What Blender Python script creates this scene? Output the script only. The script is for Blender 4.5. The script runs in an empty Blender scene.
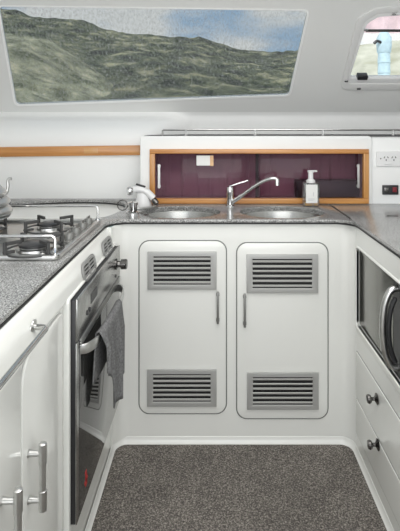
import bpy, bmesh, math, random
from mathutils import Vector, Matrix, noise
random.seed(7)
C = bpy.context.scene.collection
PI = math.pi
EYE = 1.30; F = 478.0

# ------------------------------------------------------------------ materials
def nt(name):
    m = bpy.data.materials.new(name); m.use_nodes = True
    n = m.node_tree; b = n.nodes['Principled BSDF']
    return m, n, b
def mat(name, col, rough=0.4, metal=0.0, spec=0.5, coat=0.0, bump=None, var=None, emit=None, ior=None):
    m, n, b = nt(name)
    b.inputs['Base Color'].default_value = (*col, 1)
    b.inputs['Roughness'].default_value = rough
    b.inputs['Metallic'].default_value = metal
    b.inputs['Specular IOR Level'].default_value = spec
    b.inputs['Coat Weight'].default_value = coat
    b.inputs['Coat Roughness'].default_value = 0.08
    if ior: b.inputs['IOR'].default_value = ior
    tc = n.nodes.new('ShaderNodeTexCoord')
    if var:
        sc, amt = var
        nz = n.nodes.new('ShaderNodeTexNoise'); nz.inputs['Scale'].default_value = sc; nz.inputs['Detail'].default_value = 4
        n.links.new(tc.outputs['Object'], nz.inputs['Vector'])
        r = n.nodes.new('ShaderNodeValToRGB')
        r.color_ramp.elements[0].position = 0.3; r.color_ramp.elements[1].position = 0.7
        r.color_ramp.elements[0].color = (*[c*(1-amt) for c in col], 1)
        r.color_ramp.elements[1].color = (*[min(1, c*(1+amt)) for c in col], 1)
        n.links.new(nz.outputs['Fac'], r.inputs['Fac']); n.links.new(r.outputs['Color'], b.inputs['Base Color'])
    if bump:
        sc, st = bump
        nz = n.nodes.new('ShaderNodeTexNoise'); nz.inputs['Scale'].default_value = sc; nz.inputs['Detail'].default_value = 3
        n.links.new(tc.outputs['Object'], nz.inputs['Vector'])
        bp = n.nodes.new('ShaderNodeBump'); bp.inputs['Strength'].default_value = st; bp.inputs['Distance'].default_value = 0.002
        n.links.new(nz.outputs['Fac'], bp.inputs['Height']); n.links.new(bp.outputs['Normal'], b.inputs['Normal'])
    return m
def speckle(name, stops, scale, rough, coat=0.0, bump=0.0, detail=2.0, big=None):
    m, n, b = nt(name)
    tc = n.nodes.new('ShaderNodeTexCoord')
    nz = n.nodes.new('ShaderNodeTexNoise'); nz.inputs['Scale'].default_value = scale; nz.inputs['Detail'].default_value = detail
    nz.inputs['Roughness'].default_value = 0.7
    n.links.new(tc.outputs['Object'], nz.inputs['Vector'])
    r = n.nodes.new('ShaderNodeValToRGB'); e = r.color_ramp.elements
    e[0].position, e[0].color = stops[0][0], (*stops[0][1], 1)
    e[1].position, e[1].color = stops[-1][0], (*stops[-1][1], 1)
    for p, c in stops[1:-1]:
        x = e.new(p); x.color = (*c, 1)
    n.links.new(nz.outputs['Fac'], r.inputs['Fac'])
    out = r.outputs['Color']
    if big:
        n2 = n.nodes.new('ShaderNodeTexNoise'); n2.inputs['Scale'].default_value = big; n2.inputs['Detail'].default_value = 3
        n.links.new(tc.outputs['Object'], n2.inputs['Vector'])
        mr = n.nodes.new('ShaderNodeMapRange'); mr.inputs['From Min'].default_value = .3; mr.inputs['From Max'].default_value = .7
        mr.inputs['To Min'].default_value = .8; mr.inputs['To Max'].default_value = 1.15
        n.links.new(n2.outputs['Fac'], mr.inputs['Value'])
        mx = n.nodes.new('ShaderNodeMix'); mx.data_type = 'RGBA'; mx.blend_type = 'MULTIPLY'; mx.inputs['Factor'].default_value = 1
        n.links.new(out, mx.inputs['A']); n.links.new(mr.outputs['Result'], mx.inputs['B']); out = mx.outputs['Result']
    n.links.new(out, b.inputs['Base Color'])
    b.inputs['Roughness'].default_value = rough; b.inputs['Coat Weight'].default_value = coat; b.inputs['Coat Roughness'].default_value = .05
    if bump:
        bp = n.nodes.new('ShaderNodeBump'); bp.inputs['Strength'].default_value = bump; bp.inputs['Distance'].default_value = .004
        n.links.new(nz.outputs['Fac'], bp.inputs['Height']); n.links.new(bp.outputs['Normal'], b.inputs['Normal'])
    return m
def wood(name, c1, c2, axis_scale):
    m, n, b = nt(name)
    tc = n.nodes.new('ShaderNodeTexCoord'); mp = n.nodes.new('ShaderNodeMapping'); mp.inputs['Scale'].default_value = axis_scale
    n.links.new(tc.outputs['Object'], mp.inputs['Vector'])
    nz = n.nodes.new('ShaderNodeTexNoise'); nz.inputs['Scale'].default_value = 1; nz.inputs['Detail'].default_value = 6
    n.links.new(mp.outputs['Vector'], nz.inputs['Vector'])
    r = n.nodes.new('ShaderNodeValToRGB'); e = r.color_ramp.elements
    e[0].position, e[0].color = .3, (*c1, 1); e[1].position, e[1].color = .7, (*c2, 1)
    n.links.new(nz.outputs['Fac'], r.inputs['Fac']); n.links.new(r.outputs['Color'], b.inputs['Base Color'])
    b.inputs['Roughness'].default_value = .35; b.inputs['Coat Weight'].default_value = .4
    return m
def tinted(name, tint, gloss=.1, rough=.02, haze=None, streak=False):
    """see-through sheet: tinted transparency + a clear reflection (+ optional woven screen)"""
    m = bpy.data.materials.new(name); m.use_nodes = True; n = m.node_tree; n.nodes.clear()
    out = n.nodes.new('ShaderNodeOutputMaterial')
    tr = n.nodes.new('ShaderNodeBsdfTransparent'); tr.inputs['Color'].default_value = (*tint, 1)
    gl = n.nodes.new('ShaderNodeBsdfGlossy'); gl.inputs['Roughness'].default_value = rough
    fr = n.nodes.new('ShaderNodeFresnel'); fr.inputs['IOR'].default_value = 1.45
    add = n.nodes.new('ShaderNodeMath'); add.operation = 'MULTIPLY'; add.inputs[1].default_value = gloss*10
    n.links.new(fr.outputs[0], add.inputs[0])
    mx = n.nodes.new('ShaderNodeMixShader'); n.links.new(add.outputs[0], mx.inputs[0])
    base = tr.outputs[0]
    if haze or streak:
        tc = n.nodes.new('ShaderNodeTexCoord'); mp = n.nodes.new('ShaderNodeMapping')
        nz = n.nodes.new('ShaderNodeTexNoise'); nz.inputs['Detail'].default_value = 3
        n.links.new(tc.outputs['Object'], mp.inputs['Vector']); n.links.new(mp.outputs['Vector'], nz.inputs['Vector'])
        mr = n.nodes.new('ShaderNodeMapRange')
        n.links.new(nz.outputs['Fac'], mr.inputs['Value'])
        df = n.nodes.new('ShaderNodeBsdfDiffuse')
        if haze:
            mp.inputs['Scale'].default_value = (1, .5, .5); nz.inputs['Scale'].default_value = 120; nz.inputs['Roughness'].default_value = .75
            mr.inputs['From Min'].default_value = .45; mr.inputs['From Max'].default_value = .72
            mr.inputs['To Min'].default_value = haze*.5; mr.inputs['To Max'].default_value = haze*4.0
            df.inputs['Color'].default_value = (.62, .64, .64, 1)
        else:
            mp.inputs['Scale'].default_value = (60, 60, 5); nz.inputs['Scale'].default_value = 1
            mr.inputs['From Min'].default_value = .55; mr.inputs['From Max'].default_value = .8
            mr.inputs['To Min'].default_value = .0; mr.inputs['To Max'].default_value = .25
            df.inputs['Color'].default_value = (.09, .05, .065, 1)
        m2 = n.nodes.new('ShaderNodeMixShader')
        n.links.new(mr.outputs[0], m2.inputs[0]); n.links.new(base, m2.inputs[1]); n.links.new(df.outputs[0], m2.inputs[2])
        base = m2.outputs[0]
    n.links.new(base, mx.inputs[1]); n.links.new(gl.outputs[0], mx.inputs[2])
    n.links.new(mx.outputs[0], out.inputs[0])
    return m

W_ = (.82, .825, .795)
WHITE = mat('white gelcoat', W_, .22, coat=.35, bump=(6, .05))
WALL = mat('white liner', (.88, .885, .875), .45, bump=(220, .10))
LINER = mat('grey white headliner', (.74, .745, .73), .6, bump=(260, .25))
LEDGE = mat('dark ledge top', (.06, .06, .06), .6)
STRIPM = mat('black strip', (.012, .012, .013), .5)
GASK = mat('grey gasket', (.16, .165, .16), .5)
VENT = mat('satin aluminium', (.46, .46, .45), .42, metal=.35)
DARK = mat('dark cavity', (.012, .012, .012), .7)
STEEL = mat('brushed stainless steel', (.62, .62, .61), .28, metal=1.0, var=(40, .06))
SINKM = mat('basin stainless steel', (.44, .44, .425), .26, metal=1.0)
CHROME = mat('polished chrome', (.78, .78, .78), .08, metal=1.0)
GUN = mat('dark nickel', (.16, .155, .15), .25, metal=1.0)
IRON = mat('dull cast iron', (.055, .055, .055), .5)
CAPM = mat('burner cap enamel', (.03, .03, .032), .35)
BLACK = mat('black plastic', (.02, .02, .022), .35)
PWHITE = mat('white plastic', (.80, .80, .80), .3)
OSTEEL = mat('oven stainless steel', (.46, .46, .45), .24, metal=1.0, var=(14, .18))
OGLASS = mat('dark oven glass', (.035, .035, .034), .04, spec=.8, ior=1.8)
MGLASS = mat('mirrored microwave glass', (.25, .25, .23), .16, metal=.8)
GRANITE = speckle('grey speckled granite', [(.32, (.05, .05, .051)), (.44, (.19, .19, .19)), (.52, (.31, .31, .302)), (.64, (.54, .54, .525))], 240, .2, coat=.12, big=5)
CARPET = speckle('charcoal speckled carpet', [(.30, (.035, .031, .028)), (.46, (.115, .103, .092)), (.56, (.19, .172, .155)), (.70, (.40, .37, .33))], 190, .95, bump=.5, big=7)
TEAK = wood('varnished honey timber', (.44, .18, .045), (.66, .32, .095), (3, 60, 60))
TEAKV = wood('varnished honey timber upright', (.46, .20, .05), (.68, .35, .11), (60, 60, 3))
PALEWOOD = wood('pale timber plug', (.55, .28, .10), (.70, .42, .19), (4, 60, 60))
ACRYL = tinted('tinted plum acrylic', (.80, .72, .76), .055, .03, streak=True)
CUBBY = mat('plum locker lining', (.34, .165, .22), .7)
SCREEN = tinted('screened window glass', (.70, .72, .72), .03, .05, haze=.085)
CLEAR = tinted('clear glass', (.96, .97, .96), .08)
BOTTLE = tinted('clear bottle', (.97, .97, .96), .10, haze=.12)
SOAP = mat('amber soap', (.65, .36, .10), .2)
RED = mat('red mark', (.55, .03, .03), .4)
TOWEL = mat('grey towelling', (.185, .185, .187), .95, spec=.1, bump=(420, .9), var=(160, .35))
HILLG = speckle('dark scrub', [(.41, (.010, .016, .009)), (.48, (.060, .076, .038)), (.54, (.125, .135, .075)), (.62, (.42, .39, .24))], .26, .95, detail=9, bump=.6, big=.06)
HILLL = speckle('pale scrub', [(.40, (.09, .10, .05)), (.47, (.24, .245, .15)), (.54, (.36, .355, .235)), (.63, (.62, .57, .38))], .5, .95, detail=9, bump=.6, big=.15)
SEAM = mat('sea water', (.10, .16, .16), .15)
DECK = mat('white deck', (.75, .75, .72), .5)
PALEBLUE = mat('pale blue cover', (.56, .71, .76), .8, var=(30, .12))
PINK = mat('pale pink cloth', (.80, .60, .61), .9, var=(9, .18))
SAND = speckle('pale khaki bank', [(.35, (.40, .39, .29)), (.5, (.52, .51, .41)), (.65, (.62, .60, .50))], .5, .95)
HFRAME = mat('light grey hatch frame', (.72, .72, .71), .35)
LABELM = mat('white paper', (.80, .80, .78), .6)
INK = mat('grey print', (.35, .36, .40), .6)

# ------------------------------------------------------------------ mesh helpers
class FR:
    def __init__(s, O, U, V, W): s.O, s.U, s.V, s.W = map(Vector, (O, U, V, W))
    def p(s, u, v, w=0): return s.O + s.U*u + s.V*v + s.W*w
XL, XR, YB = -.405, .565, 1.95
FBK = FR((0, YB, 0), (1, 0, 0), (0, 0, 1), (0, -1, 0))
FLF = FR((XL, 0, 0), (0, 1, 0), (0, 0, 1), (1, 0, 0))
FRT = FR((XR, 0, 0), (0, 1, 0), (0, 0, 1), (-1, 0, 0))
FTP = FR((0, 0, 0), (1, 0, 0), (0, 1, 0), (0, 0, 1))
def FBKat(y): return FR((0, y, 0), (1, 0, 0), (0, 0, 1), (0, -1, 0))

def arc(cx, cy, rx, ry, a0, a1, n):
    return [(cx + rx*math.cos(a0+(a1-a0)*i/n), cy + ry*math.sin(a0+(a1-a0)*i/n)) for i in range(n+1)]
def rrect(x0, y0, x1, y1, r, n=6):
    o = []
    for cx, cy, a in ((x1-r, y1-r, 0), (x0+r, y1-r, PI/2), (x0+r, y0+r, PI), (x1-r, y0+r, 1.5*PI)):
        o += arc(cx, cy, r, r, a, a+PI/2, n)
    return o
def round_poly(pts, r, n=5):
    out = []; N = len(pts)
    rs = r if isinstance(r, (list, tuple)) else [r]*N
    for i in range(N):
        p = Vector(pts[i]); a = (Vector(pts[i-1])-p); b = (Vector(pts[(i+1) % N])-p)
        la, lb = a.length, b.length; a.normalize(); b.normalize()
        ang = a.angle(b); d = min(rs[i]/math.tan(ang/2), la*.48, lb*.48)
        s, e = p+a*d, p+b*d
        for k in range(n+1):
            t = k/n; out.append(tuple((1-t)**2*s + 2*t*(1-t)*p + t*t*e))
    return out
def smooth_path(pts, n=6):
    P = [Vector(p) for p in pts]; out = []
    for i in range(len(P)-1):
        p0 = P[max(i-1, 0)]; p1 = P[i]; p2 = P[i+1]; p3 = P[min(i+2, len(P)-1)]
        for k in range(n):
            t = k/n
            out.append(.5*((2*p1) + (p2-p0)*t + (2*p0-5*p1+4*p2-p3)*t*t + (3*p1-p0-3*p2+p3)*t**3))
    out.append(P[-1]); return out

ROOT = {}
class MB:
    def __init__(s): s.bm = bmesh.new()
    def _merge(s, me, M=None):
        t = bmesh.new(); t.from_mesh(me)
        if M is not None: t.transform(M)
        bmesh.ops.remove_doubles(t, verts=t.verts, dist=1e-6)
        t.to_mesh(me); t.free(); s.bm.from_mesh(me); bpy.data.meshes.remove(me); return s
    def _add(s, t):
        me = bpy.data.meshes.new('t'); t.to_mesh(me); t.free(); s.bm.from_mesh(me); bpy.data.meshes.remove(me); return s
    def box(s, x0, x1, y0, y1, z0, z1, bev=0.0, M=None, seg=2):
        t = bmesh.new()
        bmesh.ops.create_cube(t, size=1)
        for v in t.verts: v.co = Vector(((x0+x1)/2 + v.co.x*(x1-x0), (y0+y1)/2 + v.co.y*(y1-y0), (z0+z1)/2 + v.co.z*(z1-z0)))
        if bev: bmesh.ops.bevel(t, geom=t.edges[:], offset=bev, segments=seg, affect='EDGES', profile=.5)
        if M is not None: t.transform(M)
        return s._add(t)
    def fbox(s, fr, u0, u1, v0, v1, w0, w1, bev=0.0):
        M = Matrix(((fr.U.x, fr.V.x, fr.W.x, fr.O.x), (fr.U.y, fr.V.y, fr.W.y, fr.O.y), (fr.U.z, fr.V.z, fr.W.z, fr.O.z), (0, 0, 0, 1)))
        return s.box(u0, u1, v0, v1, w0, w1, bev, M)
    def plate(s, fr, outlines, w0, w1, bev=0.0):
        cu = bpy.data.curves.new('t', 'CURVE'); cu.dimensions = '2D'; cu.fill_mode = 'BOTH'
        for o in outlines:
            sp = cu.splines.new('POLY'); sp.points.add(len(o)-1); sp.use_cyclic_u = True
            for q, p in zip(sp.points, o): q.co = (p[0], p[1], 0, 1)
        cu.extrude = max((w1-w0)/2 - bev, 1e-5); cu.bevel_depth = bev; cu.bevel_resolution = 2; cu.offset = -bev
        ob = bpy.data.objects.new('t', cu); C.objects.link(ob)
        dg = bpy.context.evaluated_depsgraph_get(); dg.update()
        me = bpy.data.meshes.new_from_object(ob.evaluated_get(dg), depsgraph=dg)
        bpy.data.objects.remove(ob); bpy.data.curves.remove(cu)
        c = (w0+w1)/2; O = fr.O + fr.W*c
        M = Matrix(((fr.U.x, fr.V.x, fr.W.x, O.x), (fr.U.y, fr.V.y, fr.W.y, O.y), (fr.U.z, fr.V.z, fr.W.z, O.z), (0, 0, 0, 1)))
        return s._merge(me, M)
    def tube(s, path, r, seg=10, closed=False, cap=True):
        P = [Vector(p) for p in path]; N = len(P); t = bmesh.new(); rings = []
        R = r if isinstance(r, (list, tuple)) else [r]*N
        up = None
        for i in range(N):
            if closed: d = P[(i+1) % N]-P[i-1]
            else: d = P[min(i+1, N-1)]-P[max(i-1, 0)]
            d.normalize()
            if up is None:
                up = Vector((0, 0, 1)) if abs(d.z) < .9 else Vector((1, 0, 0))
            a = d.cross(up).normalized(); up = a.cross(d).normalized()
            rings.append([t.verts.new(P[i] + (a*math.cos(2*PI*k/seg) + up*math.sin(2*PI*k/seg))*R[i]) for k in range(seg)])
        for i in range(N if closed else N-1):
            A, B_ = rings[i], rings[(i+1) % N]
            for k in range(seg): t.faces.new((A[k], A[(k+1) % seg], B_[(k+1) % seg], B_[k]))
        if cap and not closed:
            t.faces.new(rings[0][::-1]); t.faces.new(rings[-1])
        return s._add(t)
    def lathe(s, prof, org, axis=(0, 0, 1), seg=28, sx=1.0, sy=1.0):
        z = Vector(axis).normalized(); x = Vector((1, 0, 0)) if abs(z.x) < .9 else Vector((0, 1, 0))
        x = (x - z*x.dot(z)).normalized(); y = z.cross(x); o = Vector(org); t = bmesh.new(); rings = []
        for r, h in prof:
            if r < 1e-6: rings.append([t.verts.new(o+z*h)])
            else: rings.append([t.verts.new(o + z*h + (x*math.cos(2*PI*k/seg)*sx + y*math.sin(2*PI*k/seg)*sy)*r) for k in range(seg)])
        for A, B_ in zip(rings, rings[1:]):
            if len(A) == 1 and len(B_) == 1: continue
            for k in range(seg):
                k2 = (k+1) % seg
                if len(A) == 1: t.faces.new((A[0], B_[k], B_[k2]))
                elif len(B_) == 1: t.faces.new((A[k], A[k2], B_[0]))
                else: t.faces.new((A[k], A[k2], B_[k2], B_[k]))
        return s._add(t)
    def strip(s, prof, x0, x1, axis='x'):
        """open/closed polyline profile extruded along an axis. prof in (y,z) for x, (x,z) for y"""
        t = bmesh.new()
        mk = (lambda a, p: (a, p[0], p[1])) if axis == 'x' else (lambda a, p: (p[0], a, p[1]))
        A = [t.verts.new(mk(x0, p)) for p in prof]; B_ = [t.verts.new(mk(x1, p)) for p in prof]
        for i in range(len(prof)-1): t.faces.new((A[i], A[i+1], B_[i+1], B_[i]))
        return s._add(t)
    def grid(s, rows, thick=0.0):
        t = bmesh.new(); V = [[t.verts.new(p) for p in r] for r in rows]
        for i in range(len(V)-1):
            for j in range(len(V[0])-1): t.faces.new((V[i][j], V[i][j+1], V[i+1][j+1], V[i+1][j]))
        if thick:
            bmesh.ops.recalc_face_normals(t, faces=t.faces); bmesh.ops.solidify(t, geom=t.faces[:], thickness=thick)
        return s._add(t)
    def build(s, name, m, parent=None, ang=35, base=None):
        bm = s.bm
        bmesh.ops.recalc_face_normals(bm, faces=bm.faces)
        if parent is not None: off = ROOT[parent.name]
        elif base is not None: off = Vector(base)
        else:
            cs = [v.co for v in bm.verts]
            off = Vector(((min(c.x for c in cs)+max(c.x for c in cs))/2, (min(c.y for c in cs)+max(c.y for c in cs))/2, min(c.z for c in cs)))
        for v in bm.verts: v.co -= off
        me = bpy.data.meshes.new(name); bm.to_mesh(me); bm.free()
        for p in me.polygons: p.use_smooth = True
        me.set_sharp_from_angle(angle=math.radians(ang))
        me.materials.append(m)
        o = bpy.data.objects.new(name, me); C.objects.link(o)
        if parent is not None: o.parent = parent
        else: o.location = off
        ROOT[o.name] = off
        return o
def thing(name, loc, label, cat, group=None):
    o = bpy.data.objects.new(name, None); C.objects.link(o); o.location = loc; o.empty_display_size = .05
    ROOT[o.name] = Vector(loc); tag(o, label, cat, group); return o
def tag(o, label, cat, group=None):
    o['label'] = label; o['category'] = cat
    if group: o['group'] = group
    return o
def struct(mb, name, m, label=None, cat=None, ang=35):
    o = mb.build(name, m, ang=ang); o['kind'] = 'structure'
    if label: o['label'] = label; o['category'] = cat
    return o
def bx(px): return (px-214)/(F/YB)
def bz(py): return EYE-(py-124)/(F/YB)

# ------------------------------------------------------------------ room shell
ZT = .912                        # worktop surface
struct(MB().box(XL-.02, XR+.02, -1.6, YB+.02, -.03, 0), 'floor', CARPET, 'charcoal speckled carpet floor between the white galley units', 'floor')
# cove between floor and the U of unit faces
def upath(d, r=.07):
    r2 = r - d if r > d else r
    pts = [(XL+d, -1.0)] + arc(XL+r, YB-r, r-d, r-d, PI, PI/2, 8) + arc(XR-r, YB-r, r-d, r-d, PI/2, 0, 8) + [(XR-d, -1.0)]
    return pts
rows = []
for d, z in ((.0005, .027), (.002, .026), (.004, .018), (.007, .008), (.012, .002), (.012, -.002)):
    rows.append([(x, y, z) for x, y in upath(d, .055)])
struct(MB().grid(rows), 'baseboard_galley', WHITE, 'white moulded cove running around the carpet edge', 'baseboard')

# slanted cabin front with the two windows
SL = 1.18; Y0 = 2.70; Z0 = 1.30; LN = math.sqrt(1+SL*SL)
FSL = FR((0, Y0, Z0), (1, 0, 0), (0, -1/LN, SL/LN), (0, -SL/LN, -1/LN))
def sp(px, py):
    k = (124-py)/F; Y = SL*Y0/(SL+k)
    return ((px-214)/F*Y, (Y0-Y)*LN)
VB = sp(0, 112)[1]
w1 = [sp(-3.5, 5.0), sp(310, 9.3), sp(290.5, 96.3), sp(14.5, 106.3)]
w1i = [sp(-1, 6.6), sp(307.6, 10.9), sp(288.8, 94.8), sp(16.3, 104.6)]
w2 = [sp(339.5, 89.5), sp(473, 89), sp(455, 1), sp(375.5, 7.5), sp(357, 17.5)]
w2i = [sp(349.5, 77.5), sp(462, 77.5), sp(447, 12), sp(378.5, 16.5), sp(366.5, 23.5)]
wall = MB().plate(FSL, [[(-1.6, VB), (1.6, VB), (1.6, 1.02), (-1.6, 1.02)], round_poly(w1, .03), round_poly(w2, [.05, .05, .06, .06, .06])], -.03, 0)
struct(wall, 'wall_front', LINER, 'slanted grey white cabin front around the windows', 'wall')
YV = Y0-VB/LN; ZV = Z0+SL*VB/LN
PA = smooth_path([(YV, ZV, 0), (2.615, 1.340, 0), (2.555, 1.312, 0), (2.505, 1.262, 0), (2.49, 1.19, 0), (2.49, 1.0, 0), (2.49, .86, 0)], 6)
PB = smooth_path([(YV, ZV, 0), (YV+.012, ZV-.020, 0), (2.660, 1.315, 0), (2.664, 1.270, 0), (2.664, 1.19, 0), (2.664, 1.0, 0), (2.664, .86, 0)], 6)
rows = []
for x in [-1.6, -1.2, -.8, -.6] + [-.352+.012*i for i in range(22)] + [.1, .5, 1.0, 1.6]:
    q = min(1, max(0, (x+.352)/.25)); q = q*q*(3-2*q)
    rows.append([(x, a_.x+(b_.x-a_.x)*q, a_.y+(b_.y-a_.y)*q) for a_, b_ in zip(PA, PB)])
struct(MB().grid(rows), 'wall_cove', WALL, 'white rolled wall between the front windows and the worktop', 'wall', ang=60)
struct(MB().box(-1.63, -1.6, -1.6, 2.75, -.1, 2.1), 'wall_left', WALL)
struct(MB().box(1.6, 1.63, -1.6, 2.75, -.1, 2.1), 'wall_right', WALL)
struct(MB().box(-1.63, 1.63, -1.6, 2.16, 2.0, 2.03), 'ceiling', LINER)
# box-like bulkhead that carries the sliding locker
XB0, XB1, YW = -.361, .752, 2.33
ZL = 1.2415
def wx(px, y=YW): return (px-214)/F*y
def wz(py, y=YW): return EYE-(py-124)/F*y
FW = FBKat(YW)
hole = [(wx(154), wz(200)), (wx(364), wz(200)), (wx(364), wz(152.5)), (wx(154), wz(152.5))]
bk = MB().plate(FW, [round_poly([(XB0, .86), (XB1+.02, .86), (XB1+.02, ZL), (XB0, ZL)], [.001, .001, .022, .012]), hole], -.10, 0, .006)
struct(bk, 'wall_back', WALL, 'white boxed bulkhead behind the sinks', 'wall')
struct(MB().box(XB0, XB0+.02, YW+.09, 2.52, .86, ZL-.004).box(XB0+.005, XB1+.02, YW+.095, 2.67, ZL-.02, ZL-.004), 'wall_back_side', WALL)
struct(MB().box(XB0+.02, 1.6, YW+.008, 2.67, ZL-.003, ZL+.0015), 'trim_1', LEDGE, 'dark narrow shelf top behind the fiddle rail', 'shelf top')
struct(MB().box(XB1+.02, 1.6, YW+.016, YW+.10, .86, ZL, .006), 'wall_back_right', WALL)
cub = MB().box(wx(154), wx(364), YW+.145, YW+.155, .90, ZL-.03).box(wx(154)-.01, wx(154), YW+.10, YW+.155, .9, ZL-.03).box(wx(364), wx(364)+.01, YW+.10, YW+.155, .9, ZL-.03)
cub.box(wx(154), wx(364), YW+.10, YW+.155, wz(200)-.012, wz(200)).box(wx(154), wx(364), YW+.10, YW+.155, wz(152.5), wz(152.5)+.012)
struct(cub, 'wall_locker_inside', CUBBY)

# timber strip on the left wall
Mrot = Matrix.Translation((-.76, 0, 1.158)) @ Matrix.Rotation(math.radians(-.75), 4, 'Y') @ Matrix.Translation((.76, 0, -1.158))
t = MB().box(-1.5, XB0-.001, 2.470, 2.4905, 1.134, 1.185, .004, Mrot)
tr = struct(t, 'trim_2', TEAK, 'varnished honey timber strip along the white left wall', 'trim')
pl = MB().box(wx(84, 2.47), wx(98, 2.47), 2.4685, 2.472, 1.146, 1.174, .001, Mrot).build('timber_plug', PALEWOOD, tr)

# ------------------------------------------------------------------ windows
r1 = MB().plate(FSL, [round_poly(w1, .03), round_poly(w1i, .024)], -.014, .0015, .001)
wn = struct(r1, 'window_1', WALL, 'wide tinted front window with screened view of a hillside', 'window')
MB().plate(FSL, [round_poly([sp(-2, 6), sp(308.5, 10), sp(289.5, 95.4), sp(15.5, 105.4)], .024)], -.005, -.0015).build('pane', SCREEN, wn)
h = struct(MB().plate(FSL, [round_poly(w2, [.05, .05, .06, .06, .06]), round_poly([sp(346, 82.5), sp(466, 82.5), sp(449, 8), sp(377, 13.5), sp(363.5, 22)], [.04, .04, .05, .05, .05])], -.02, .009, .004),
           'window_2', HFRAME, 'small opening hatch with rounded metal frame and clear pane', 'window')
MB().plate(FSL, [round_poly([sp(346, 82.5), sp(466, 82.5), sp(449, 8), sp(377, 13.5), sp(363.5, 22)], [.04, .04, .05, .05, .05]), round_poly(w2i, [.02, .02, .05, .05, .05])], -.024, .006, .003).build('window_seal', PWHITE, h)
MB().plate(FSL, [round_poly(w2i, [.02, .02, .05, .05, .05])], -.018, -.013).build('pane', CLEAR, h)
u0, v0 = sp(356.5, 78); u1, v1 = sp(367.5, 74)
MB().plate(FSL, [rrect(u0, v0, u1, v1, .004)], -.014, .02, .002).build('latch', BLACK, h)
u0, v0 = sp(366, 32.5); u1, v1 = sp(458, 30.3)
MB().fbox(FSL, u0, u1, v0, v1, -.012, -.004, .001).build('cross_bar', GUN, h)
for px, py in ((365, 28), (393, 12), (345.5, 79), (358, 86.5)):
    u, v = sp(px, py)
    MB().fbox(FSL, u-.010, u+.010, v-.006, v+.006, .014, .022, .002).build('frame_clip', CHROME, h)

# ------------------------------------------------------------------ outside
def interp(x, T):
    if x <= T[0][0]: return T[0][1]
    for (a, b), (c, d) in zip(T, T[1:]):
        if x <= c: return b+(d-b)*(x-a)/(c-a)
    return T[-1][1]
def terrain(name, m, ybase, yridge, yback, xs, ridge, zb, rough, nx=170, ny=46):
    rows = []
    for j in range(ny):
        t = j/(ny-1); r = []
        for i in range(nx):
            x = xs[0]+(xs[1]-xs[0])*i/(nx-1)
            H = interp(x, ridge)
            if t < .8:
                q = t/.8; y = ybase+(yridge-ybase)*q; z = zb+(H-zb)*(q**1.05)
            else:
                q = (t-.8)/.2; y = yridge+(yback-yridge)*q; z = H-(H-zb)*.25*q*q
            n = noise.fractal(Vector((x*.10, y*.10, 1.3)), 1, 2, 3)*rough*1.6 + noise.fractal(Vector((x*.55, y*.55, 4.1)), 1, 2, 3)*rough*.8
            r.append((x + noise.noise(Vector((x*.3, y*.3, 0)))*.8, y, z+n*min(1, t*4)))
        rows.append(r)
    return struct(MB().grid(rows), name, m, ang=180)
YR = 110
rg = [((px-214)*YR/F, EYE+YR*(124-y)/F) for px, y in ((-120, 6), (-30, 9), (0, 11), (50, 17), (80, 21), (120, 34), (160, 37), (200, 39), (240, 49), (270, 52), (300, 49), (350, 52), (420, 50), (560, 44))]
terrain('hill_far', HILLG, 24, YR, 160, (-75, 80), rg, -1.2, .55)
YR2 = 52
rg2 = [((px-214)*YR2/F, EYE+YR2*(124-y)/F) for px, y in ((-220, 25), (-60, 28), (0, 33), (45, 36), (65, 48), (85, 62), (105, 78), (125, 95), (150, 112), (190, 135))]
terrain('hill_near', HILLL, 20, YR2, 70, (-46, -3), rg2, -1.2, .30, 120, 40)
rg3 = [((px-214)*34/F, EYE+34*(124-y)/F) for px, y in ((318, 118), (335, 70), (350, 46), (380, 41), (430, 38), (520, 36))]
terrain('hill_bank', SAND, 18, 34, 44, (8.2, 24), rg3, -1.2, .12, 80, 30)
struct(MB().box(-300, 300, 7, 320, -1.5, -1.2), 'sea', SEAM)
struct(MB().box(.9, 2.6, 3.0, 5.0, 1.05, 1.10, .01), 'deck', DECK)
yo = 4.0
fx = (384-214)/F*yo
f = thing('deck_post', (fx, yo, 1.10), 'pale blue wrapped post on deck seen through the small hatch', 'post')
prof = [(.0, 0), (.046, 0), (.05, .01)]
for k in range(9): prof += [(.052, .03+k*.085), (.049, .10+k*.085), (.047, .108+k*.085)]
prof += [(.056, .80), (.062, .86), (.060, .92), (.035, .965), (0, .975)]
MB().lathe(prof, (fx, yo, 1.10)).build('wrapped_cover', PALEBLUE, f)
MB().tube(smooth_path([(fx-.04, yo-.04, 1.975), (fx-.075, yo-.05, 1.985), (fx-.10, yo-.05, 1.965)], 4), .012, 8).build('cleat', BLACK, f)
cl = thing('hanging_cloth', (1.42, yo+.1, 2.06), 'pale pink cloth hanging outside above the hatch bar', 'cloth')
rows = []
for j in range(9):
    r = []
    for i in range(30):
        x = 1.15+.9*i/29
        r.append((x, yo+.12+.018*math.sin(i*1.1), 2.085+.40*j/8))
    rows.append(r)
MB().grid(rows, .004).build('fabric', PINK, cl)
MB().tube([(1.1, yo+.12, 2.49), (2.1, yo+.12, 2.49)], .012).build('hanging_rod', STEEL, cl)

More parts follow.
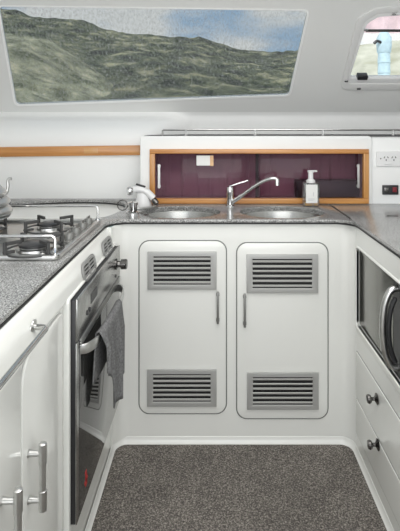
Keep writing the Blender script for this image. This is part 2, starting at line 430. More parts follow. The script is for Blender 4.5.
# ------------------------------------------------------------------ base units
def handle_bar(fr, u, v0, v1, w, r, parent, name='handle', grip=True):
    """bar handle: two flared posts and a straight bar with thicker collars"""
    b = MB(); L = v1-v0
    a, c = v0+L*.16, v1-L*.16
    for v in (a, c):
        b.tube([fr.p(u, v, -.001), fr.p(u, v, .006), fr.p(u, v, w)], [r*1.5, r*.8, r*.6], 12)
    prof = [(v0, r*.55), (v0+.002, r*1.02), (v0+L*.30, r*1.02), (v0+L*.305, r*.8), (v1-L*.305, r*.8), (v1-L*.30, r*1.02), (v1-.002, r*1.02), (v1, r*.55)] if grip else [(v0, r*.6), (v0+.002, r), (v1-.002, r), (v1, r*.6)]
    b.tube([fr.p(u, p[0], w) for p in prof], [p[1] for p in prof], 14)
    return b.build(name, STEEL if grip else VENT, parent)

SLAT = mat('pale louvre metal', (.66, .66, .64), .4, metal=.15)
LGASK = mat('pale grey gasket', (.50, .50, .49), .5)
OVAL = mat('dull grey vent', (.30, .30, .295), .45, metal=.3)
HANDM = mat('weathered grey metal', (.26, .26, .25), .4, metal=.6)
# back unit with two louvred locker doors
bc = thing('base_cabinet', (.08, YB, 0), 'white unit under the sinks with two louvred locker doors', 'cabinet')
rows = []
for z in (0, .893):
    rows.append([(x, y, z) for x, y in [(XL-.05, YB-.066)] + arc(XL+.064, YB-.066, .064, .066, PI, PI/2, 10) + arc(XR-.05, YB-.05, .05, .05, PI/2, 0, 10) ])
MB().grid(rows).build('carcass', WHITE, bc)
def louvre(fr, x0, y0, x1, y1, w, parent, seed):
    X0, X1, Z1, Z0_ = bx(x0), bx(x1), bz(y0), bz(y1); fw = .024
    MB().plate(fr, [[(X0, Z0_), (X1, Z0_), (X1, Z1), (X0, Z1)], [(X0+fw, Z0_+fw*.8), (X1-fw, Z0_+fw*.8), (X1-fw, Z1-fw*.8), (X0+fw, Z1-fw*.8)]], w, w+.009, .0022).build('vent_frame', VENT, parent)
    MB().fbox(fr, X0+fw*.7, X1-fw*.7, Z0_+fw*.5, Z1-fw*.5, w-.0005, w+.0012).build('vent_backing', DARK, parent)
    b = MB(); n = 6; a, c = Z0_+fw*.8, Z1-fw*.8; rnd = random.Random(seed)
    for i in range(n):
        zc = a+(c-a)*(i+.5)/n; tl = .50+rnd.uniform(-.15, .15)
        M = Matrix.Translation(fr.p((X0+X1)/2, zc, w+.0052)) @ Matrix.Rotation(tl, 4, 'X')
        hw = (X1-X0)/2-fw+.001
        b.box(-hw, hw, -.0010, .0010, -.0048, .0048, 0, M)
    b.build('louvre_slats', SLAT, parent)
def locker(x0, y0, x1, y1, vt, vb, hx, hy0, hy1, label, seed):
    X0, X1, Z1, Z0_ = bx(x0), bx(x1), bz(y0), bz(y1)
    d = MB().plate(FBK, [rrect(X0, Z0_, X1, Z1, .042, 8)], -.004, .0055, .0035).build('door', WHITE, bc)
    d['label'] = label
    g = .0042
    MB().plate(FBK, [rrect(X0-g, Z0_-g, X1+g, Z1+g, .045, 8), rrect(X0+.003, Z0_+.003, X1-.003, Z1-.003, .04, 8)], -.002, .0018, .0012).build('door_gasket', GASK, d)
    louvre(FBK, *vt, .0055, d, seed); louvre(FBK, *vb, .0055, d, seed+1)
    b = MB(); u = bx(hx); a, c = bz(hy1), bz(hy0)
    b.fbox(FBK, u-.0045, u+.0045, a, c, .016, .023, .002)
    for v in (a+.014, c-.014): b.fbox(FBK, u-.0065, u+.0065, v-.006, v+.006, .004, .018, .002)
    b.build('handle', HANDM, d)
locker(139.5, 241, 226, 413, (148, 251, 216.5, 288.5), (147.5, 368, 216.5, 405), 217.8, 290, 322, 'left louvred locker door with its pull on the right edge', 3)
locker(237, 243, 327.5, 418, (246.5, 253.5, 317.5, 292), (246.8, 371, 318, 408), 244.5, 292, 325.5, 'right louvred locker door with its pull on the left edge', 9)

# left unit: rolled shoulder, oven opening, two doors, two oval vents
lc = thing('base_cabinet', (-.55, 1.1, 0), 'white unit under the cooktop with the oven built in', 'cabinet')
OY0, OY1, OZ0, OZ1 = 1.312, 1.908, .195, .818
MB().strip([tuple(p) for p in smooth_path([(-.44, .893), (-.427, .8925), (-.416, .882), (-.405, .858), (-.3985, .828), (-.3985, .820), (-.403, .812), (-.409, .807), (-.409, .79)], 5)], -.8, 1.885, 'y').build('rolled_shoulder', WHITE, lc)
MB().plate(FLF, [[(-.8, 0), (1.883, 0), (1.883, OZ0), (OY0, OZ0), (OY0, OZ1-.03), (1.883, OZ1-.03), (1.883, .806), (-.8, .806)]], -.022, -.003).build('face_panel', WHITE, lc)
ring = MB().plate(FLF, [rrect(OY0-.022, OZ0-.018, OY1+.014, OZ1+.006, .012), [(OY0-.002, OZ0-.002), (OY1+.002, OZ0-.002), (OY1+.002, OZ1-.002), (OY0-.002, OZ1-.002)]], -.004, .013, .004)
ring.build('oven_surround', WHITE, lc)
def side_door(u0, u1, label, hu, ru):
    d = MB().plate(FLF, [round_poly([(u0, .07), (u1, .07), (u1, .800), (u0, .800)], [.03, .03, ru[1], ru[0]], 8)], -.004, .0035, .0025).build('door', WHITE, lc)
    d['label'] = label
    MB().plate(FLF, [round_poly([(u0-.003, .067), (u1+.003, .067), (u1+.003, .803), (u0-.003, .803)], [.03, .03, ru[1], ru[0]], 8)], -.004, -.001).build('door_gasket', LGASK, d)
    handle_bar(FLF, hu, .462, .610, .034, .0085, d)
side_door(1.002, 1.272, 'white side door beside the oven with a bar pull', 1.035, (.07, .02))
side_door(.68, .996, 'white side door nearest the camera with a bar pull', .905, (.02, .008))
for uc, ln in ((1.525, .150), (1.785, .140)):
    s0 = Vector((-.405, .858)); s1 = Vector((-.3985, .825)); dv = (s0-s1).normalized()
    fv = FR((-.4015, uc, .842), (0, 1, 0), (dv.x, 0, dv.y), (dv.y, 0, -dv.x))
    outl = rrect(-ln/2, -.030, ln/2, .030, .028, 8)
    slots = [[(-ln*.40+c*ln*.42, -.021+k*.0112), (-ln*.40+c*ln*.42+ln*.36, -.021+k*.0112), (-ln*.40+c*ln*.42+ln*.36, -.0145+k*.0112), (-ln*.40+c*ln*.42, -.0145+k*.0112)] for c in range(2) for k in range(4)]
    v = MB().plate(fv, [outl]+slots, .001, .007, .001).build('oval_vent', OVAL, lc)
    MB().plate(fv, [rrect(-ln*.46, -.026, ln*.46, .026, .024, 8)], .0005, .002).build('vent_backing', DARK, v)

# right unit: microwave opening, two drawers
rc = thing('base_cabinet', (.7, 1.1, 0), 'white unit under the worktop by the power socket with drawers and microwave bay', 'cabinet')
MY0, MY1, MZ0, MZ1 = 1.24, 1.893, .505, .812
MB().plate(FRT, [[(-.8, 0), (1.8995, 0), (1.8995, .893), (-.8, .893)], rrect(MY0, MZ0, MY1, MZ1, .014)], -.02, 0).build('face_panel', WHITE, rc)
MB().plate(FRT, [rrect(MY0-.020, MZ0-.026, MY1+.006, MZ1+.010, .03), rrect(MY0, MZ0, MY1, MZ1, .014)], -.012, .004, .0035).build('bay_lip', WHITE, rc)
MB().box(XR+.021, XR+.36, MY1+.002, MY1+.012, MZ0-.012, MZ1+.012).box(XR+.021, XR+.36, MY0-.012, MY0-.002, MZ0-.012, MZ1+.012).box(XR+.021, XR+.36, MY0, MY1, MZ1+.002, MZ1+.012).box(XR+.021, XR+.36, MY0, MY1, MZ0-.012, MZ0-.002).build('bay_lining', WHITE, rc)
for (z0, z1, kz, ky, lb) in ((.222, .402, .354, 1.645, 'upper drawer'), (.078, .217, .203, 1.635, 'lower drawer')):
    d = MB().plate(FRT, [rrect(1.02, z0, 1.892, z1, .008)], -.003, .0035, .0025).build('drawer', WHITE, rc); d['label'] = lb + ' with a round dark knob'
    MB().plate(FRT, [rrect(1.017, z0-.003, 1.895, z1+.003, .010)], -.003, .0008).build('drawer_gasket', GASK, d)
    MB().lathe([(.0, .003), (.018, .003), (.019, .006), (.010, .010), (.006, .014), (.006, .022), (.013, .026), (.0155, .032), (.013, .038), (.0, .040)], FRT.p(ky, kz, 0), (-1, 0, 0), 20).build('knob', GUN, d)

# ------------------------------------------------------------------ worktops
EL, ER, EB, r = -.425, .563, 1.94, .08
seam = .5560
ang = math.acos((seam-(ER-r))/r)
def wt_left(o):
    l, e = EL-o, EB+o
    return ([(seam, 2.328), (XB0-.002, 2.328), (XB0-.002, 2.488), (-1.58, 2.488), (-1.58, -.8), (l, -.8)] + arc(l+r, e-r, r, r, PI, PI/2, 10) + arc(ER-r, e-r, r, r, PI/2, ang, 8))
tray_hole = [tuple(p) for p in smooth_path([(-1.35, 1.975), (-.60, 1.955), (-.475, 1.985), (-.432, 2.08), (-.415, 2.22), (-.452, 2.36), (-.56, 2.435), (-.74, 2.445), (-1.0, 2.38), (-1.35, 2.36)], 6)]
SK = [(-.150, .178), (.2985, .184)]; SY, SRY = 2.112, .145
holes = [tray_hole] + [arc(cx, SY, rx, SRY, 0, 2*PI*(47/48), 47) for cx, rx in SK]
wk = MB().plate(FTP, [wt_left(0)]+holes, .899, ZT, .0025).build('worktop', GRANITE, base=(-.4, 2.0, .899))
tag(wk, 'grey speckled granite worktop around the sinks and cooktop', 'worktop')
MB().plate(FTP, [wt_left(-.0015), rrect(-1.5, -.7, -.6, 1.2, .02), tray_hole]+[arc(cx, SY, rx+.012, SRY+.012, 0, 2*PI*47/48, 47) for cx, rx in SK], .8935, .899).build('edge_strip', STRIPM, wk)  # thin black strip under the worktop edge
for cx, rx in SK: MB().plate(FTP, [arc(cx, SY, rx+.010, SRY+.010, 0, 2*PI*47/48, 47), arc(cx, SY, rx, SRY, 0, 2*PI*47/48, 47)], .8905, .8995).build('cutout_edge', GRANITE, wk)
MB().plate(FTP, [[(-1.5, 1.95), (-.40, 1.95), (-.40, 2.47), (-1.5, 2.47)]], .885, .893).build('recessed_tray', WHITE, wk)
s2 = seam+.0045
ang2 = math.acos((s2-(ER-r))/r)
wr = [(s2, 2.328), (1.598, 2.328), (1.598, -.8), (ER, -.8)] + arc(ER-r, EB-r, r, r, 0, ang2, 6)
w2_ = MB().plate(FTP, [wr], .899, ZT, .0012).build('worktop', GRANITE, base=(1.0, 1.6, .899))
tag(w2_, 'grey speckled granite worktop over the microwave beside the power socket', 'worktop')
MB().plate(FTP, [[(x-.0015, y-.001) for x, y in wr]], .8935, .899).build('edge_strip', STRIPM, w2_)
MB().plate(FTP, [arc(.752, 2.015, .024, .016, 0, 2*PI*23/24, 23), arc(.752, 2.015, .017, .010, 0, 2*PI*23/24, 23)], ZT-.0005, ZT+.0012).build('flush_lid_pull', GUN, w2_)

MB().box(seam-.0015, seam+.006, 1.965, 2.265, ZT-.002, ZT+.0006).build('joint_strip', STRIPM, w2_)
# ------------------------------------------------------------------ sinks
for (cx, rx), lb in zip(SK, ('oval stainless sink left of the mixer tap', 'oval stainless sink right of the mixer tap, in front of the soap')):
    s = thing('sink', (cx, SY, .76), lb, 'sink')
    k = SRY/rx
    prof = [(rx+.012, .8900), (rx-.002, .8900), (rx-.005, .883), (rx-.012, .82), (rx-.03, .778), (rx-.07, .765), (.045, .762), (.04, .758)]
    MB().lathe(prof, (cx, SY, 0), seg=48, sx=1, sy=k).build('basin', SINKM, s)
    MB().lathe([(0, .756), (.030, .756), (.036, .762), (.041, .7635), (.042, .758)], (cx, SY, 0), seg=24).build('drain', CHROME, s)

# ------------------------------------------------------------------ mixer tap
tx, ty = .0755, 2.245
t = thing('mixer_tap', (tx, ty, ZT), 'chrome single lever mixer tap between the two sinks', 'tap')
MB().lathe([(0, 0), (.022, 0), (.022, .005), (.0168, .010), (.0160, .056), (.0172, .060), (.0172, .082), (.015, .092), (.0, .097)], (tx, ty, ZT)).build('tap_body', CHROME, t)
MB().tube(smooth_path([(tx+.010, ty-.008, ZT+.022), (tx+.045, ty-.03, ZT+.050), (tx+.095, ty-.055, ZT+.092), (tx+.140, ty-.075, ZT+.124), (tx+.172, ty-.088, ZT+.139), (tx+.195, ty-.095, ZT+.143), (tx+.208, ty-.098, ZT+.138)], 6), [.0095]*8+[.0075]*29, 14).build('spout', CHROME, t)
MB().tube([(tx+.207, ty-.098, ZT+.142), (tx+.208, ty-.098, ZT+.112)], .0095, 14).build('aerator', CHROME, t)
M = Matrix.Translation((tx+.012, ty-.004, ZT+.099)) @ Matrix.Rotation(math.radians(-17), 4, 'Y')
MB().box(-.018, .078, -.008, .008, -.002, .006, .003, M).build('lever', CHROME, t)

# ------------------------------------------------------------------ soap bottle
sx_, sy_ = wx(311, 2.255), 2.262
s = thing('soap_dispenser', (sx_, sy_, ZT), 'square clear soap bottle with white pump behind the sink', 'soap dispenser')
MB().box(sx_-.038, sx_+.038, sy_-.022, sy_+.022, ZT+.001, ZT+.112, .006).build('bottle', BOTTLE, s)
MB().box(sx_-.032, sx_+.032, sy_-.018, sy_+.018, ZT+.004, ZT+.022, .004).build('liquid_soap', SOAP, s)
lb = MB().box(sx_-.027, sx_+.027, sy_-.0235, sy_-.0222, ZT+.018, ZT+.104).build('paper_label', LABELM, s)
MB().box(sx_-.016, sx_+.014, sy_-.0240, sy_-.0234, ZT+.036, ZT+.0375).box(sx_-.016, sx_+.008, sy_-.0240, sy_-.0234, ZT+.030, ZT+.0312).box(sx_+.008, sx_+.0095, sy_-.0240, sy_-.0234, ZT+.05, ZT+.068).build('label_print', INK, lb)
p = MB().lathe([(0, .111), (.021, .111), (.021, .122), (.012, .128), (.0115, .158), (.015, .159), (.015, .168), (0, .169)], (sx_, sy_, ZT))
p.box(sx_-.012, sx_+.030, sy_-.010, sy_+.010, ZT+.161, ZT+.169, .003)
p.build('pump', PWHITE, s)

# ------------------------------------------------------------------ hand shower and its fitting
hx, hy = wx(137, 2.25), 2.22
hs = thing('hand_shower', (hx, hy, ZT), 'white hand shower with black grip lying left of the sinks', 'hand shower')
MB().tube(smooth_path([(hx-.012, hy+.02, ZT+.080), (hx+.015, hy+.02, ZT+.083), (hx+.05, hy+.02, ZT+.068), (hx+.078, hy+.02, ZT+.040)], 5), [.016]*3+[.018]*5+[.016]*8, 14).build('shower_handle', PWHITE, hs)
MB().lathe([(0, -.006), (.017, -.006), (.020, .0), (.020, .012), (.016, .018), (0, .018)], (hx-.026, hy+.015, ZT+.076), (-1, -.45, -.1), 18).build('spray_head', CHROME, hs)
MB().box(-.023, .023, -.008, .008, -.004, .004, .003, Matrix.Translation((hx+.02, hy+.014, ZT+.101)) @ Matrix.Rotation(math.radians(17), 4, 'Y')).build('grip_button', BLACK, hs)
MB().lathe([(0, 0), (.040, 0), (.040, .014), (.034, .03), (.032, .060), (.026, .074), (0, .076)], (hx+.028, hy+.04, ZT), seg=24).build('cradle', PWHITE, hs)
MB().lathe([(0, -.01), (.012, -.01), (.014, .0), (.012, .018), (0, .022)], (hx+.084, hy+.018, ZT+.028), (.5, -.2, -.5), 14).build('hose_collar', GUN, hs)
MB().tube(smooth_path([(hx+.088, hy+.018, ZT+.022), (hx+.098, hy+.012, ZT+.010), (hx+.085, hy-.03, ZT+.008), (hx+.045, hy-.06, ZT+.008), (hx+.0, hy-.075, ZT+.010)], 5), .006, 10).build('hose', STEEL, hs)
qx, qy = (133-214)/F*2.09, 2.085
q = thing('tap_fitting', (qx, qy, ZT), 'squat chrome deck fitting with a ring pull in front of the hand shower', 'fitting')
MB().lathe([(0, 0), (.030, 0), (.030, .005), (.020, .010), (.018, .034), (.023, .036), (.023, .046), (.012, .05), (0, .05)], (qx, qy, ZT)).build('fitting_body', CHROME, q)
MB().box(qx-.004, qx+.004, qy-.030, qy+.01, ZT+.012, ZT+.05, .002).box(qx+.012, qx+.018, qy-.028, qy+.01, ZT+.010, ZT+.046, .002).build('fitting_lever', GUN, q)
MB().tube([(qx-.045+.022*math.cos(a*PI/12), qy, ZT+.034+.022*math.sin(a*PI/12)) for a in range(24)], .0028, 8, closed=True).build('ring_pull', GUN, q)

# ------------------------------------------------------------------ cooktop
CX1, CX0, CY0, CY1 = -.440, -1.06, 1.352, 1.872
ck = thing('cooktop', ((CX0+CX1)/2, 1.61, ZT), 'stainless gas cooktop with fiddle rails and black pan supports', 'cooktop')
t = MB().plate(FTP, [rrect(CX0, CY0, CX1, CY1, .02), rrect(CX0+.018, CY0+.018, CX1-.018, CY1-.018, .014)], ZT+.0003, ZT+.016, .004)
t.plate(FTP, [rrect(CX0+.004, CY0+.004, CX1-.004, CY1-.004, .016)], ZT+.0002, ZT+.006)
t.build('hob_tray', STEEL, ck)
for yy, lbl in ((CY0+.008, 'near'), (CY1-.012, 'far')):
    xr = CX1-.012
    path = [(xr, yy, ZT+.010), (xr, yy, ZT+.059), (xr-.0025, yy, ZT+.065), (xr-.009, yy, ZT+.069), (-.75, yy, ZT+.069), (CX0+.026, yy, ZT+.069), (CX0+.012, yy, ZT+.055), (CX0+.012, yy, ZT+.010)]
    fr_ = MB().tube(path, .0048, 10)
    fr_.lathe([(0, 0), (.013, 0), (.013, .004), (.007, .007)], (xr, yy, ZT+.014), seg=14).lathe([(0, 0), (.013, 0), (.013, .004), (.007, .007)], (CX0+.012, yy, ZT+.014), seg=14)
    fr_.build('fiddle_rail', CHROME, ck)
burners = [(-.535, 1.425, .040), (-.590, 1.715, .032), (-.86, 1.445, .034), (-.84, 1.722, .040)]
for (x, y, rr) in burners:
    b = MB().lathe([(0, .006), (rr+.030, .006), (rr+.032, .009), (rr+.012, .012), (rr+.010, .020), (rr, .022), (rr-.004, .030)], (x, y, ZT), seg=28).build('burner', STEEL, ck)
    MB().lathe([(rr-.002, .024), (rr+.004, .026), (rr+.004, .033), (rr-.004, .036), (0, .037)], (x, y, ZT), seg=28).build('burner_cap', CAPM, b)
zg = ZT+.050
for (x, y, rr) in burners:
    g = MB(); th = .0042
    for k in range(4):
        M = Matrix.Translation((x, y, 0)) @ Matrix.Rotation(k*PI/2+PI/4, 4, 'Z')
        g.box(.082, .092, -th, th, ZT+.008, zg, .001, M).box(.040, .088, -th, th, zg-.010, zg, .001, M).box(.060, .088, -th, th, ZT+.016, ZT+.024, .001, M)
    g.tube([(x+.085*math.cos(a*PI/16), y+.085*math.sin(a*PI/16), ZT+.014) for a in range(32)], .0032, 6, closed=True)
    g.build('pan_support', IRON, ck)
for i, y in enumerate((1.555, 1.635, 1.715, 1.795)):
    MB().lathe([(0, .006), (.020, .006), (.020, .009), (.0155, .012), (.0150, .030), (.013, .034), (0, .034)], (-.472, y, ZT), seg=20).box(-.475, -.469, y-.016, y+.016, ZT+.030, ZT+.043, .002).build('control_knob', HANDM, ck)

# ------------------------------------------------------------------ kettle
kx, ky, kz = -.842, 1.722, zg+.0005
k = thing('kettle', (kx, ky, kz), 'ridged stainless kettle on the far left burner', 'kettle')
prof = [(0, 0), (.098, 0), (.104, .006)]
def bulge(r0, z0, z1, d): return [(r0-d+d*math.sin(PI*i/6), z0+(z1-z0)*i/6) for i in range(7)]
prof += bulge(.109, .004, .040, .014) + bulge(.101, .041, .072, .013) + bulge(.088, .073, .106, .014) + [(.066, .116), (.05, .121)]
MB().lathe(prof, (kx, ky, kz), seg=40).build('kettle_body', STEEL, k)
MB().lathe([(.052, .117), (.048, .124), (.03, .130), (0, .132)], (kx, ky, kz), seg=30).build('lid', STEEL, k)
MB().lathe([(0, .131), (.006, .131), (.006, .142), (.014, .146), (.014, .156), (0, .160)], (kx, ky, kz), seg=18).build('lid_knob', BLACK, k)
MB().tube(smooth_path([(kx+.050, ky+.050, kz+.060), (kx+.066, ky+.062, kz+.080), (kx+.072, ky+.065, kz+.104), (kx+.071, ky+.065, kz+.124), (kx+.076, ky+.065, kz+.133), (kx+.085, ky+.065, kz+.132)], 6), [.0075]*9+[.0055]*22, 12).build('spout', STEEL, k)
MB().tube(smooth_path([(kx-.085, ky+.02, kz+.09), (kx-.13, ky+.03, kz+.12), (kx-.15, ky+.035, kz+.09), (kx-.14, ky+.03, kz+.04), (kx-.10, ky+.02, kz+.03)], 6), .008, 10).build('handle', BLACK, k)

# ------------------------------------------------------------------ oven
ov = thing('oven', (-.60, (OY0+OY1)/2, OZ0), 'built in steel oven with dark glass door and towel on its handle', 'oven')
XO = -.375; FO = FR((XO, 0, 0), (0, 1, 0), (0, 0, 1), (1, 0, 0))
MB().box(-.90, XO-.026, OY0+.004, OY1-.004, OZ0+.004, OZ1-.036, .003).box(XO-.028, XO-.006, OY0+.0015, OY1-.0015, OZ0+.003, OZ1-.003, .002).build('oven_body', BLACK, ov)
ZC = .700
cp = MB().fbox(FO, OY0+.001, OY1-.001, ZC, OZ1-.001, -.006, 0, .0025).build('control_panel', OSTEEL, ov)
MB().fbox(FO, 1.455, 1.535, .752, .782, -.001, .0012).build('display', BLACK, cp)
for y in (1.413, 1.437): MB().lathe([(0, 0), (.0075, 0), (.0075, .004), (.0, .005)], FO.p(y, .742, 0), (1, 0, 0), 14).build('button', BLACK, cp)
MB().lathe([(0, 0), (.006, 0), (.006, .002), (0, .002)], FO.p(1.83, .718, 0), (1, 0, 0), 12).build('indicator_light', BLACK, cp)
MB().lathe([(0, 0), (.021, 0), (.021, .004), (.013, .007), (.012, .016), (.019, .019), (.0195, .038), (.017, .041), (0, .041)], FO.p(1.835, .762, 0), (1, 0, 0), 22).build('control_knob', GUN, cp)
od = MB().fbox(FO, OY0+.001, OY1-.001, OZ0+.002, ZC-.0035, -.006, -.002, .0018).build('oven_door', OSTEEL, ov)
od['label'] = 'dark glass oven door in a steel frame'
MB().fbox(FO, OY0+.022, OY1-.006, OZ0+.008, ZC-.024, -.006, -.001, .0008).build('door_glass', OGLASS, od)
MB().fbox(FO, OY0+.020, OY1-.008, ZC-.0262, ZC-.0005, -.004, -.0008).build('vent_recess', BLACK, od)
vs = MB()
for i in range(3): vs.fbox(FO, OY0+.024, OY1-.010, ZC-.0225+i*.0078, ZC-.0188+i*.0078, -.003, .0035, .0006)
vs.build('vent_strip', STEEL, od)
hp = smooth_path([(1.345, -.377, 0), (1.352, -.358, 0), (1.39, -.342, 0), (1.47, -.334, 0), (1.60, -.331, 0), (1.72, -.334, 0), (1.80, -.342, 0), (1.84, -.357, 0), (1.848, -.377, 0)], 6)
ol, orr = [], []
for i, p in enumerate(hp):
    d = (hp[min(i+1, len(hp)-1)]-hp[max(i-1, 0)]).normalized(); nrm = Vector((-d.y, d.x, 0))
    ol.append(((p+nrm*.0035).y, (p+nrm*.0035).x)); orr.append(((p-nrm*.0035).y, (p-nrm*.0035).x))
HZ = .667
MB().plate(FTP, [ol+orr[::-1]], HZ-.014, HZ+.014, .0015).build('handle', STEEL, od)
MB().fbox(FO, 1.398, 1.414, .238, .270, -.0015, -.0002).fbox(FO, 1.388, 1.420, .250, .258, -.0015, -.0002).fbox(FO, 1.394, 1.408, .275, .284, -.0015, -.0002).build('red_mark', RED, od)

# ------------------------------------------------------------------ towel over the oven handle
def hxy(Y):
    for a, b in zip(hp, hp[1:]):
        if a.x <= Y <= b.x: return a.y+(b.y-a.y)*(Y-a.x)/max(1e-6, b.x-a.x)
    return -.334
rows = []; NS, NT = 44, 34
lens = [(0, .12), (.18, .14), (.30, .17), (.36, .25), (.42, .276), (.66, .284), (.74, .272), (.80, .25), (.9, .24), (1, .23)]
for j in range(NT):
    t = j/(NT-1); row = []
    for i in range(NS):
        sN = i/(NS-1); Y = 1.405+.262*sN; X = hxy(Y); Lo = interp(sN, lens); Li = .145
        top = HZ+.0185
        ph = sN*21
        if t < .38:          # behind the bar, from its bottom up
            q = 1-t/.38; z = HZ+.010-Li*q; x = X-.0075-.008*q; y = Y+.003*math.sin(ph*.7)
        elif t < .46:        # over the bar
            a = PI*(1-(t-.38)/.08); x = X+.0082*math.cos(a); z = HZ+.010+.010*math.sin(a); y = Y
        else:
            q = (t-.46)/.54; z = HZ+.010-Lo*q
            dm = min(1, q*3)
            x = X+.0085+dm*(.0085+.0065*math.sin(ph)+.004*math.sin(ph*.47+1)); y = Y+dm*.010*math.cos(ph)+.02*q*(.5-sN)
        row.append((x, y, z))
    rows.append(row)
tw = MB().grid(rows, -.003).build('tea_towel', TOWEL, base=(-.33, 1.56, HZ-.3), ang=180)
tag(tw, 'grey towel draped over the oven door handle', 'towel')

# ------------------------------------------------------------------ microwave
mw = thing('microwave', (.75, 1.55, MZ0), 'mirrored dark glass microwave with bowed handle set in the white bay', 'microwave')
XM = XR+.010; FM = FR((XM, 0, 0), (0, 1, 0), (0, 0, 1), (-1, 0, 0))
MB().box(XM+.02, XM+.30, MY0+.005, MY1-.004, MZ0+.001, MZ1-.006, .004).build('microwave_body', BLACK, mw)
md = MB().plate(FM, [rrect(1.255, MZ0+.003, MY1-.003, MZ1-.005, .016)], -.02, 0, .003).build('door_frame', BLACK, mw)
MB().plate(FM, [rrect(1.53, MZ0+.007, MY1-.006, MZ1-.010, .012)], -.003, .0012, .0005).build('door_glass', MGLASS, md)
pts = [FM.p(1.50, .535, .0), FM.p(1.50, .545, .022), FM.p(1.50, .59, .040), FM.p(1.50, .66, .046), FM.p(1.50, .73, .040), FM.p(1.50, .775, .022), FM.p(1.50, .785, 0)]
MB().tube(smooth_path(pts, 6), .0105, 12).build('handle', STEEL, md)
pts = [FM.p(1.485, .56, .012), FM.p(1.487, .60, .026), FM.p(1.487, .66, .032), FM.p(1.487, .72, .026), FM.p(1.485, .76, .012)]
MB().tube(smooth_path(pts, 6), .008, 10).build('handle_grip', BLACK, md)

# ------------------------------------------------------------------ grab rail on the left unit
gr = thing('grab_rail', (-.39, .8, .848), 'stainless grab rail along the white unit below the worktop edge', 'rail')
b = MB().tube([(-.4045, 1.064, .848), (-.388, 1.064, .848), (-.376, 1.061, .848), (-.371, 1.052, .848), (-.371, .75, .848), (-.371, .458, .848), (-.376, .448, .848), (-.388, .445, .848), (-.4045, .445, .848)], .0065, 12)
b.build('rail_bar', mat('polished rail steel', (.56, .56, .55), .12, metal=1.0), gr)
for y in (1.064, .445): MB().lathe([(0, 0), (.017, 0), (.017, .003), (.009, .006), (0, .006)], (-.4045, y, .848), (1, 0, -.2), 18).build('flange', STEEL, gr)

# ------------------------------------------------------------------ shelf fiddle rail above the sliding locker
sr = thing('shelf_rail', (.5, 2.38, ZL), 'thin metal fiddle rail on the shelf above the timber locker', 'rail')
zr = 1.2705; yr = 2.385
MB().tube([(wx(162.5, yr), yr, ZL), (wx(162.5, yr), yr, zr-.004), (wx(163.3, yr), yr, zr), (1.55, yr, zr)], .0045, 8).build('rail_bar', STEEL, sr)
for px in (186, 255, 323, 393): MB().lathe([(0, 0), (.008, 0), (.008, .003), (.0045, .005), (.0045, zr-ZL), (0, zr-ZL)], (wx(px, yr), yr, ZL+.0015), seg=12).build('rail_post', STEEL, sr)

# ------------------------------------------------------------------ timber framed sliding locker
sl = thing('sliding_locker', (wx(259), YW, .914), 'timber framed locker with plum tinted sliding panels behind the tap', 'locker')
X0, X1, Z0_, Z1 = wx(150), wx(368), .9135, wz(149); fw = .026
for za, zb in ((Z0_, Z0_+fw), (Z1-fw*.85, Z1)): MB().plate(FW, [[(X0, za), (X1, za), (X1, zb), (X0, zb)]], -.012, .018, .003).build('frame_rail', TEAK, sl)
for xa, xb in ((X0, X0+fw), (X1-fw, X1)): MB().plate(FW, [[(xa, Z0_+fw), (xb, Z0_+fw), (xb, Z1-fw*.85), (xa, Z1-fw*.85)]], -.012, .018, .003).build('frame_stile', TEAKV, sl)
xm = wx(258)
for (a, c, w, hpx, lb_) in ((X0+fw, xm+.012, .000, 159.3, 'left plum sliding panel'), (xm-.012, X1-fw, -.010, 358.3, 'right plum sliding panel')):
    p = MB().fbox(FW, a+.001, c-.001, Z0_+fw+.001, Z1-fw*.85-.001, w-.005, w, .0006).build('sliding_panel', ACRYL, sl); p['label'] = lb_
    u = wx(hpx); v0, v1 = wz(188), wz(164)
    b = MB().fbox(FW, u-.006, u+.006, v0, v1, w+.010, w+.016, .002)
    for v in (v0+.010, v1-.010): b.fbox(FW, u-.007, u+.007, v-.006, v+.006, w, w+.012, .001)
    b.build('handle', VENT if hpx > 300 else PWHITE, p)
    if hpx < 300:
        MB().fbox(FW, wx(196.5), wx(210), wz(165.5), wz(155.5), w, w+.0008).build('pale_reflection_patch', LABELM, p)  # pale patch painted on the acrylic to imitate a window reflection
        MB().fbox(FW, wx(210), wx(213.5), wz(166), wz(155.5), w, w+.0007).build('orange_reflection_edge', PALEWOOD, p)  # coloured edge of the same painted reflection
    else:
        MB().fbox(FW, xm-.012, xm+.004, Z0_+fw+.001, Z1-fw*.85-.001, w, w+.001).build('panel_edge', STRIPM, p)
db = MB().box(wx(296.5, 2.385), wx(364)-.003, 2.385, 2.468, wz(200)+.0005, wz(180.5, 2.385), .008).build('dark_box', BLACK)  # plain black block in the lower right of the locker
tag(db, 'plain dark box behind the right tinted panel of the timber locker', 'box')

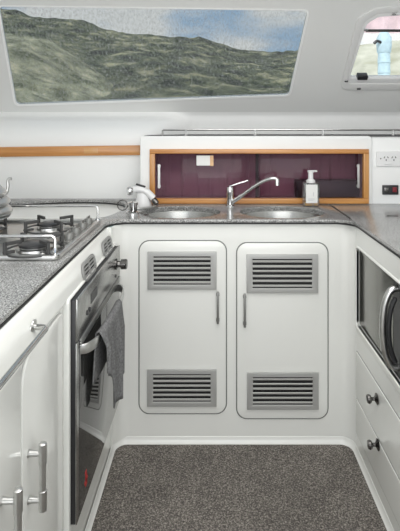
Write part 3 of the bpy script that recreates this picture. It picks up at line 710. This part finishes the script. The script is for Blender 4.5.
# ------------------------------------------------------------------ power socket and switch panel
FO2 = FBKat(YW+.016); yw2 = YW+.016
X0, X1, Z1, Z0_ = wx(376, yw2), wx(411, yw2), wz(151.5, yw2), wz(166.3, yw2)
po = thing('power_outlet', ((X0+X1)/2, yw2, Z0_), 'white double power socket plate on the wall right of the timber locker', 'power outlet')
pp = MB().plate(FO2, [rrect(X0, Z0_, X1, Z1, .004)], 0, .009, .002).build('socket_plate', PWHITE, po)
zc = (Z0_+Z1)/2+.002
for px in (385.5, 393.2, 403):
    u = wx(px, yw2); b = MB()
    for du, dv, a in ((-.0085, .006, .5), (.0085, .006, -.5), (0, -.007, 0)):
        M = Matrix.Translation(FO2.p(u+du, zc+dv, .009)) @ Matrix.Rotation(a, 4, 'Y')
        b.box(-.0018, .0018, -.001, .001, -.0045, .0045, 0, M)
    b.build('socket_slots', BLACK, po)
for px in (380, 408): MB().lathe([(0, 0), (.003, 0), (.003, .0012), (0, .0015)], FO2.p(wx(px, yw2), zc, .0088), (0, -1, 0), 10).build('screw', GUN, po)
MB().fbox(FO2, wx(384, yw2), wx(391, yw2), Z0_+.010, Z0_+.017, .008, .012, .001).build('rocker_switch', PWHITE, po)
X0, X1, Z1, Z0_ = wx(382, yw2), wx(398, yw2), wz(185, yw2), wz(194.5, yw2)
sw = thing('switch_panel', ((X0+X1)/2, yw2, Z0_), 'small black switch panel with red rocker below the power socket', 'switch panel')
MB().plate(FO2, [rrect(X0, Z0_, X1, Z1, .003)], 0, .008, .0015).build('panel_plate', BLACK, sw)
MB().fbox(FO2, X0+.008, X0+.030, Z0_+.011, Z1-.011, .007, .011, .001).build('toggle', GUN, sw)
MB().fbox(FO2, X1-.030, X1-.010, Z0_+.013, Z1-.010, .007, .012, .001).build('red_rocker', mat('dark red plastic', (.22, .02, .03), .4), sw)

# ------------------------------------------------------------------ light, sky, camera
w = bpy.data.worlds.new('world'); bpy.context.scene.world = w; w.use_nodes = True
n = w.node_tree; bg = n.nodes['Background']
tc = n.nodes.new('ShaderNodeTexCoord'); mp = n.nodes.new('ShaderNodeMapping'); mp.inputs['Scale'].default_value = (1, 1, 2.4)
nz = n.nodes.new('ShaderNodeTexNoise'); nz.inputs['Scale'].default_value = 5.5; nz.inputs['Detail'].default_value = 6
n.links.new(tc.outputs['Generated'], mp.inputs['Vector']); n.links.new(mp.outputs['Vector'], nz.inputs['Vector'])
rp = n.nodes.new('ShaderNodeValToRGB'); e = rp.color_ramp.elements
e[0].position, e[0].color = .38, (.46, .65, .88, 1); e[1].position, e[1].color = .56, (1.0, 1.0, 1.0, 1)
n.links.new(nz.outputs['Fac'], rp.inputs['Fac']); n.links.new(rp.outputs['Color'], bg.inputs['Color'])
bg.inputs['Strength'].default_value = 1.15
def light(name, typ, loc, rot, energy, size=None, col=(1, 1, 1)):
    l = bpy.data.lights.new(name, typ); l.energy = energy; l.color = col
    if size: l.shape = 'RECTANGLE'; l.size, l.size_y = size
    o = bpy.data.objects.new(name, l); o.location = loc; o.rotation_euler = rot; C.objects.link(o); return o
s = light('sun', 'SUN', (0, -5, 20), (math.radians(42), 0, math.radians(-25)), 2.6); s.data.angle = .02
light('overhead_fill_light', 'AREA', (0.05, 1.0, 1.985), (0, 0, 0), 19, (1.1, 1.3), (1, .99, .965))  # added fill lamp under the closed ceiling, no hatch is built
light('rear_fill_light', 'AREA', (0.1, -1.5, 1.2), (math.radians(90), 0, 0), 34, (2.4, 1.5), (1, .99, .965))  # added fill lamp behind the camera, no doorway is built

cam = bpy.data.cameras.new('camera'); co = bpy.data.objects.new('camera', cam); C.objects.link(co)
co.location = (0, 0, EYE); co.rotation_euler = (PI/2, 0, 0)
cam.sensor_fit = 'VERTICAL'; cam.sensor_height = 24; cam.lens = F/531*24
cam.shift_x = -14/531; cam.shift_y = -(265.5-124)/531; cam.clip_start = .02; cam.clip_end = 1000
sc = bpy.context.scene; sc.camera = co
sc.view_settings.view_transform = 'Standard'; sc.view_settings.look = 'None'; sc.view_settings.gamma = 1
sc.view_settings.use_curve_mapping = False; sc.view_settings.exposure = 0.0
